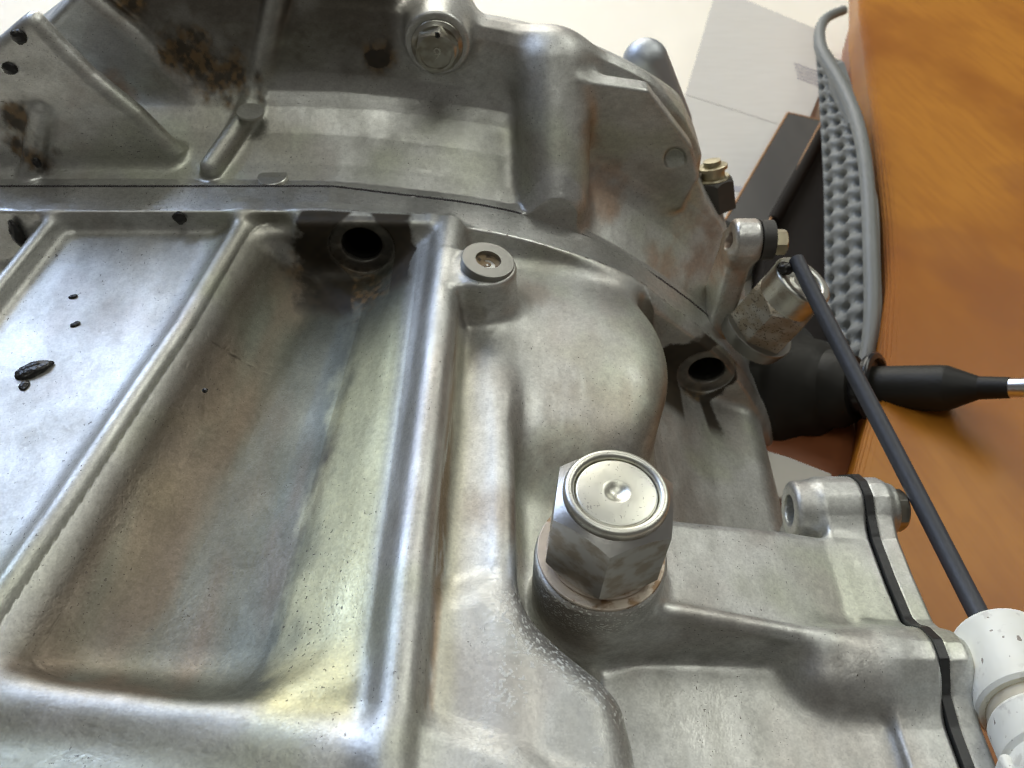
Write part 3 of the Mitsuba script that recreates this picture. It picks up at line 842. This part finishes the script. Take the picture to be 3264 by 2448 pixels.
# shift lever in its rubber boot
A = np.array((139.7, 316.3, -131.2))
LEV = np.array((206.6, 275.2, -87.5)) - A
m = frame(A, LEV)
L = np.linalg.norm(LEV)
lev = tag(gearbox + '__shift_lever', 'black shift lever in a rubber boot, lying over the bench')
obj('boot', put(lathe([(0, -8), (33, -8), (34, 2)] + arc(26, 4, 8, 0, 60, 6) + [(26, 15), (24, 22), (20, 26), (19, 33), (16, 38), (0, 38)], 64), m), 'black_rubber', lev)
obj('collar', put(lathe([(0, 36), (12, 36), (12, 43), (16.2, 44)] + arc(16, 47, 1.8, -60, 60, 6) + [(14.6, 49), (13, 46.5), (0, 46)], 64), m), 'black_gloss', lev)
obj('rod', put(lathe([(0, 45), (10.6, 45), (10.7, 52), (10.7, L - 14), (10.3, L - 10), (5.2, L + 3), (4.7, L + 15), (0, L + 15)], 56), m), 'black_rubber', lev, smooth=14)
obj('threaded_tip', put(lathe([(0, L + 14), (4.2, L + 14), (4.4, L + 25), (3.6, L + 28), (0, L + 28)], 40), m), 'bright_steel', lev, label='bright bare metal tip of the shift lever')

# ------------------------------------------------------------------ cable with its connector
cab = thing('cable', 'black cable running from the open hex plug down to a dirty white plastic connector', 'cable')
obj('sheath', tube([(119.9, 297.7, -32.5), (130.1, 250.6, -41.8), (138.2, 207.3, -47.5), (143.7, 167.2, -50.0), (145.8, 133.2, -48.1)], 3.2, 20), 'cable_black', cab)
e0, e1 = np.array((147.2, 131.9, -47.9)), np.array((140.2, 82.4, -31.9))
m = frame(e0, e1 - e0, (1, 0, 0))
con = cab + '__connector'
tag(con, 'dirty white plastic connector at the end of the cable')
obj('cap', put(lathe([(0, 0)] + [(6, 0)] + arc(10.2, 3.6, 3.6, -85, 0, 6)[0:] + [(14.2, 12), (14.0, 27), (13.2, 28.2), (0, 28.2)], 72), m), 'dirty_white_plastic', con)
obj('groove', put(lathe([(0, 28), (11.6, 28), (11.4, 32.5), (0, 32.5)], 72), m), 'stained_plastic', con)
obj('body', put(lathe([(0, 32), (11.8, 32), (12.8, 33.5), (12.8, 44), (11.8, 45.5), (13.6, 50), (14.2, 53), (14.2, 90), (0, 90)], 72), m), 'dirty_white_plastic', con)
obj('latch', put(rbox(3.2, 7, 11, 1.5), m @ trimesh.transformations.translation_matrix([-13.6, 0, 52])), 'dirty_white_plastic', con)

# ------------------------------------------------------------------ lumps of old grease and crumbs lying on the casing
LUMPS = [((-159.1, 207.8, -8.2), 3.2, (1.9, 1.0, .55), 35, 'large elongated black grease lump on the bright left panel'),
         ((-159.3, 200.9, -8.6), 1.5, (1, 1.5, .5), 0, 'small black crumb just below the large grease lump'),
         ((-158.7, 245.5, -8.6), 1.1, (1.5, .9, .5), 20, 'small black crumb on the upper part of the left panel'),
         ((-152.8, 230.7, -8.7), 1.2, (1.5, .9, .5), 40, 'black crumb between the large grease lump and the panel top'),
         ((-95.6, 190.4, 0.0), .9, (1, 1, .6), 0, 'tiny black crumb on the crest of the long slanting rib'),
         ((-179.4, 315.0, 55.8), 3.6, (1, .6, 1), 0, 'black grease lump near the tip of the left gusset'),
         ((-187.6, 315.0, 43.6), 3.1, (1.2, .6, 1), 0, 'black grease lump lower on the left gusset edge'),
         ((-189.9, 310.0, 6.5), 2.4, (.8, .7, 1.2), 0, 'black grease lump at the foot of the small left rib'),
         ((-128.6, 284.6, -2.0), 2.6, (1, .7, 1.1), 0, 'black grease lump under the joint flange lip'),
         ((-194.3, 284.0, -9.2), 3.4, (.7, .6, 2.0), 10, 'long black grease smear in the dark left pocket'),
         ((-52.5, 120.5, -26.0), .9, (1, 1.4, .5), 0, 'black crumb in the yellow side of the groove'),
         ((-52.9, 116.8, -26.0), .7, (1.2, .9, .5), 0, 'smaller black crumb low in the groove'),
         ((-28.3, 328.9, 50.0), 1.3, (1, .4, 1.2), 0, 'black speck on the flange bolt head')]
for i, (at, r, st, ang, lab) in enumerate(LUMPS):
    s = lump(r * (.72 if at[1] > 300 else .9), st, i + 1)
    s.apply_transform(trimesh.transformations.rotation_matrix(math.radians(ang), [0, 0, 1]))
    s.apply_translation(at)
    obj('grease_lump', s, 'black_grease', None, True, lab, 'grease', None)
s = lump(3.0, (1.1, 1, .8), 51)
s.apply_translation((115.4, 294.9, -35.2))
obj('grease_lump', s, 'black_grease', None, True, 'black grease stuck in the open collar where the cable starts', 'grease')
s = lump(.9, (1, 1.3, .4), 40)
s.apply_translation((-56.1, 141.8, -28.0))
obj('red_flake', s, 'red_print', None, True, 'tiny red flake lying in the groove', 'flake')

# ------------------------------------------------------------------ setting and the things behind
def sheet(x0, x1, y0, y1, z):
    return trimesh.Trimesh([(x0, y0, z), (x1, y0, z), (x1, y1, z), (x0, y1, z)], [(0, 1, 2), (0, 2, 3)], process=False)


def board(pts, ztop, th, r=3.0, n=5, step=12):
    """Thick board over an outline, its top edge rounded by r."""
    poly = sg.Polygon([p[:2] for p in pts]).buffer(r, join_style=1).buffer(-r, join_style=1)
    if not poly.exterior.is_ccw:
        poly = sg.polygon.orient(poly)
    c2 = m3.CrossSection([np.array(poly.exterior.coords)[:-1]])
    parts = [m3.Manifold.extrude(c2, th - r)]
    for k in range(n):
        a0, a1 = math.pi / 2 * k / n, math.pi / 2 * (k + 1) / n
        lay = m3.Manifold.extrude(c2.offset(-r * (1 - math.cos((a0 + a1) / 2)), m3.JoinType.Round), r * (math.sin(a1) - math.sin(a0)) + .001)
        parts.append(lay.translate([0, 0, th - r + r * math.sin(a0)]))
    return m3.Manifold.batch_boolean(parts, m3.OpType.Add).translate([0, 0, ztop - th])


obj('lower_casing', board([(-215, 60, 0), (108, 60, 0), (108, 380, 0), (-215, 380, 0)], -146, 73.8, 4), 'cast_aluminium', gearbox, smooth=35)
obj('floor', sheet(-3000, 3500, -1500, 5000, -220), 'pale_floor', smooth=False, kind='structure')
EDGE = [(280.4, 713.2, -104.0), (242.7, 538.7, -104.0), (216.2, 423.7, -104.0), (201.7, 369.3, -104.0), (183.6, 315.7, -104.0), (165.8, 275.6, -104.0), (150.1, 242.8, -104.0), (131.8, 208.9, -104.0)]
bench = thing('wooden_bench', 'orange brown varnished wooden bench top on the right, under the shift lever', 'bench')
obj('bench_top', board([(900, 760), (330, 900)] + EDGE + [(120, 120), (160, -200), (900, -200)], -104, 34, 7), 'varnished_wood', bench, smooth=35)
obj('apron', board([(900, 740), (340, 880)] + [(x + 9, y, z) for x, y, z in EDGE] + [(135, 120), (175, -190), (900, -190)], -138.5, 81, 2), 'red_wood', bench, smooth=35)

box_ = thing('cardboard_box', 'pale cardboard box with printed lines lying on the floor behind the gearbox', 'cardboard box')
cb = [(215.8, 959.6, -170.0), (150.6, 712.2, -170.0), (119.9, 606.6, -170.0), (95.9, 515.7, -170.0), (170.0, 494.2, -170.0), (213.3, 606.6, -170.0), (278.5, 769.8, -170.0), (289.7, 826.8, -170.0), (234.6, 889.8, -170.0)]
cb = [(210.0, 923.7, -170.0), (150.6, 712.2, -170.0), (106.3, 550.0, -170.0), (157.2, 494.2, -170.0), (179.0, 515.7, -170.0), (269.2, 717.9, -170.0), (292.2, 820.9, -170.0), (234.6, 889.8, -170.0)]
obj('carton', board(cb, -170, 49, 1.2, 3), 'cardboard', box_, smooth=35)


def strip(p, q, w, z):
    p, q = np.array(p[:2]), np.array(q[:2])
    n = (q - p)[::-1] * [-1, 1]
    n = n / np.linalg.norm(n) * w / 2
    v = [(*(a + s * n), zz) for zz in (z, z + .25) for a, s in ((p, -1), (q, -1), (q, 1), (p, 1))]
    return trimesh.convex.convex_hull(np.array(v))


for k in range(5):
    obj('printed_line', strip(np.add((251.6, 753.7, -170.0), (-.8 * k, -6.5 * k, 0)), np.add((272.5, 734.7, -170.0), (-.8 * k, -6.5 * k, 0)), 1.6, -169.9), 'card_print', box_, False)
obj('seam', strip((145.3, 699.3, -170.0), (234.4, 636.2, -170.0), .5, -169.9), 'cardboard_dark', box_, False)
obj('red_stripe', strip((149.9, 543.5, -170.0), (165.1, 538.3, -170.0), 4.2, -169.9), 'red_print', box_, False)
obj('printed_band', strip((158.6, 559.0, -170.0), (172.2, 554.8, -170.0), 7, -169.9), 'card_print_pale', box_, False)

filler = thing('shade_filler', 'added dark brown tray in shadow between the steel bar and the grey plastic panel', 'filler')  # added slab whose dark colour stands in for the shaded gap
obj('base', board([(178.2, 515.6, -166.0), (198.9, 544.1, -166.0), (258.6, 663.3, -166.0), (257.1, 600.1, -166.0), (231.8, 468.6, -166.0), (194.7, 342.3, -166.0), (139.7, 342.3, -166.0)], -166, 50, 3), 'gap_shade', filler)
obj('edge', tube([(178.3, 501.8, -160.0), (203.8, 549.8, -160.0), (239.1, 616.9, -160.0)], 5), 'gap_shade', filler)

bar = thing('steel_bar', 'dark steel bar with worn rusty edges lying against the cardboard box', 'steel bar')
b0, b1 = np.array((156.8, 492.6, -161.0)), np.array((231.3, 638.2, -161.0))
m = frame((b0 + b1) / 2, (0, 0, 1), b1 - b0)
Lb = np.linalg.norm(b1 - b0)
obj('flat', put(rbox(Lb, 29, 9, .8), m), 'dark_steel', bar, smooth=25)
for sy in (-1, 1):
    obj('worn_edge', put(tube([(-Lb / 2 + 1, sy * 13.6, 4.3), (Lb / 2 - 1, sy * 13.6, 4.3)], .9, 10, 2), m), 'rust_edge', bar)
obj('end_rim', put(tube([(Lb / 2 - .6, -13.6, 4.3), (Lb / 2 - .6, 13.6, 4.3)], .9, 10, 2), m), 'rust_edge', bar)

# grey dimpled plastic panel leaning on the bench edge
Lc = np.array([(224.4, 629.6, -102.6), (217.1, 584.7, -108.3), (207.1, 522.1, -118.8), (201.3, 483.2, -128.6), (194.9, 445.7, -138.3), (189.1, 407.7, -150.0), (185.7, 378.7, -157.2), (185.4, 356.6, -161.8)])
Rc = np.array([(219.3, 577.0, -83.9), (219.9, 533.5, -91.1), (215.2, 483.3, -95.1), (208.0, 442.6, -101.0), (200.7, 405.4, -107.7), (193.7, 369.6, -117.3), (188.1, 345.2, -125.6), (181.5, 327.1, -131.9)])
from scipy.interpolate import CubicSpline
NU, NV = 420, 90
uu = np.linspace(0, 7, NU)
La, Ra = CubicSpline(np.arange(8), Lc)(uu), CubicSpline(np.arange(8), Rc)(uu)
vv = np.linspace(0, 1, NV)
G = La[:, None] * (1 - vv[None, :, None]) + Ra[:, None] * vv[None, :, None]
du, dv = np.gradient(G, axis=0), np.gradient(G, axis=1)
nn = np.cross(du, dv)
nn /= np.linalg.norm(nn, axis=2, keepdims=True)
if nn[200, 45] @ (np.array([0, 0, 200]) - G[200, 45]) < 0:
    nn = -nn
su = np.concatenate([[0], np.cumsum(np.linalg.norm(np.diff((La + Ra) / 2, axis=0), axis=1))])[:, None] / 13.0
sv = vv[None] * 2.6
ph = su + sv * .5
w1 = np.cos(2 * np.pi * (ph)) * .5 + .5
dx = ((ph + .5) % 1 - .5) * 13
dyv = ((sv + .25) % 1 - .5) * 11
pit = np.exp(-(dx ** 2 + dyv ** 2) / 2 / 1.7 ** 2)
hgt = -9 * pit + 2.0 * np.exp(-(((ph) % 1 - .5) * 13) ** 2 / 9) * (.5 + .5 * np.cos(2 * np.pi * (sv + .25)))
edge = np.minimum(1, np.minimum(vv, 1 - vv)[None] * 14)
G2 = G + nn * (hgt * edge)[..., None]
idx = np.arange(NU * NV).reshape(NU, NV)
q = np.stack([idx[:-1, :-1], idx[1:, :-1], idx[1:, 1:], idx[:-1, 1:]], -1).reshape(-1, 4)
top = np.vstack([q[:, [0, 1, 2]], q[:, [0, 2, 3]]])
back = (G - nn * 7).reshape(-1, 3)
side = []
loop = np.concatenate([idx[:, 0], idx[-1, 1:], idx[-2::-1, -1], idx[0, -2:0:-1]])
nx = np.roll(loop, -1)
off = NU * NV
side = np.vstack([np.c_[loop, nx, nx + off], np.c_[loop, nx + off, loop + off]])
pan = trimesh.Trimesh(np.vstack([G2.reshape(-1, 3), back]), np.vstack([top, top[:, ::-1] + off, side]), process=False)
if np.sum(pan.face_normals[:len(top)] * np.repeat(nn[:-1, :-1].reshape(-1, 3), 1, axis=0)[np.r_[0:len(q), 0:len(q)]]) < 0:
    pan.invert()
panel = thing('plastic_panel', 'grey plastic panel with rows of dimples leaning along the bench edge', 'plastic panel')
obj('dimpled_sheet', pan, 'grey_plastic', panel, smooth=40)
RIM = [(249.8, 666.7, -84.9), (234.0, 650.2, -82.6), (222.6, 629.1, -82.2), (216.6, 598.3, -84.2), (217.9, 562.8, -85.1), (217.8, 518.5, -86.1), (212.7, 472.7, -88.6), (206.7, 434.2, -95.3), (200.3, 399.0, -102.8), (193.8, 363.5, -112.1), (187.9, 339.4, -120.1), (180.8, 320.6, -127.0)]
obj('rim', tube(RIM, [3.5, 3.5, 3.8, 4.5, 4.6, 4.4, 4.2, 4.2, 4.4, 4.4, 4.2, 4], 16), 'grey_plastic', panel)
obj('skirt', tube([(224.4, 609.8, -89.7), (222.1, 560.9, -92.4), (218.6, 517.6, -95.4)], [2, 7, 2], 16), 'grey_plastic', panel)
obj('backing_strip', tube([(210.2, 444.3, -93.8), (207.4, 419.8, -98.0), (201.4, 390.0, -104.6), (196.4, 362.8, -111.4), (190.4, 338.6, -119.4)], 2.2, 12), 'grey_plastic', panel)

rail = thing('wooden_rail', 'reddish brown wooden rail low beside the rubber boot', 'rail')
obj('plank', board([(118.0, 312.4, -134.0), (175.9, 305.9, -134.0), (157.3, 237.1, -134.0), (104.5, 237.1, -134.0)], -134, 86, 4), 'red_wood', rail)
obj('white_strip', board([(122.7, 274.4, -130.0), (132.0, 270.7, -130.0), (150.7, 260.2, -130.0), (149.0, 245.9, -130.0), (117.0, 245.9, -130.0)], -129.9, 4, 1.5, 3), 'white_plastic', None, 30, 'white plastic strip behind the small lug of the side cover', 'plastic strip')
print('triangles', sum(len(meshkit.WRITTEN[d['filename']][1]) for d in scene.values() if d.get('type') == 'ply'))
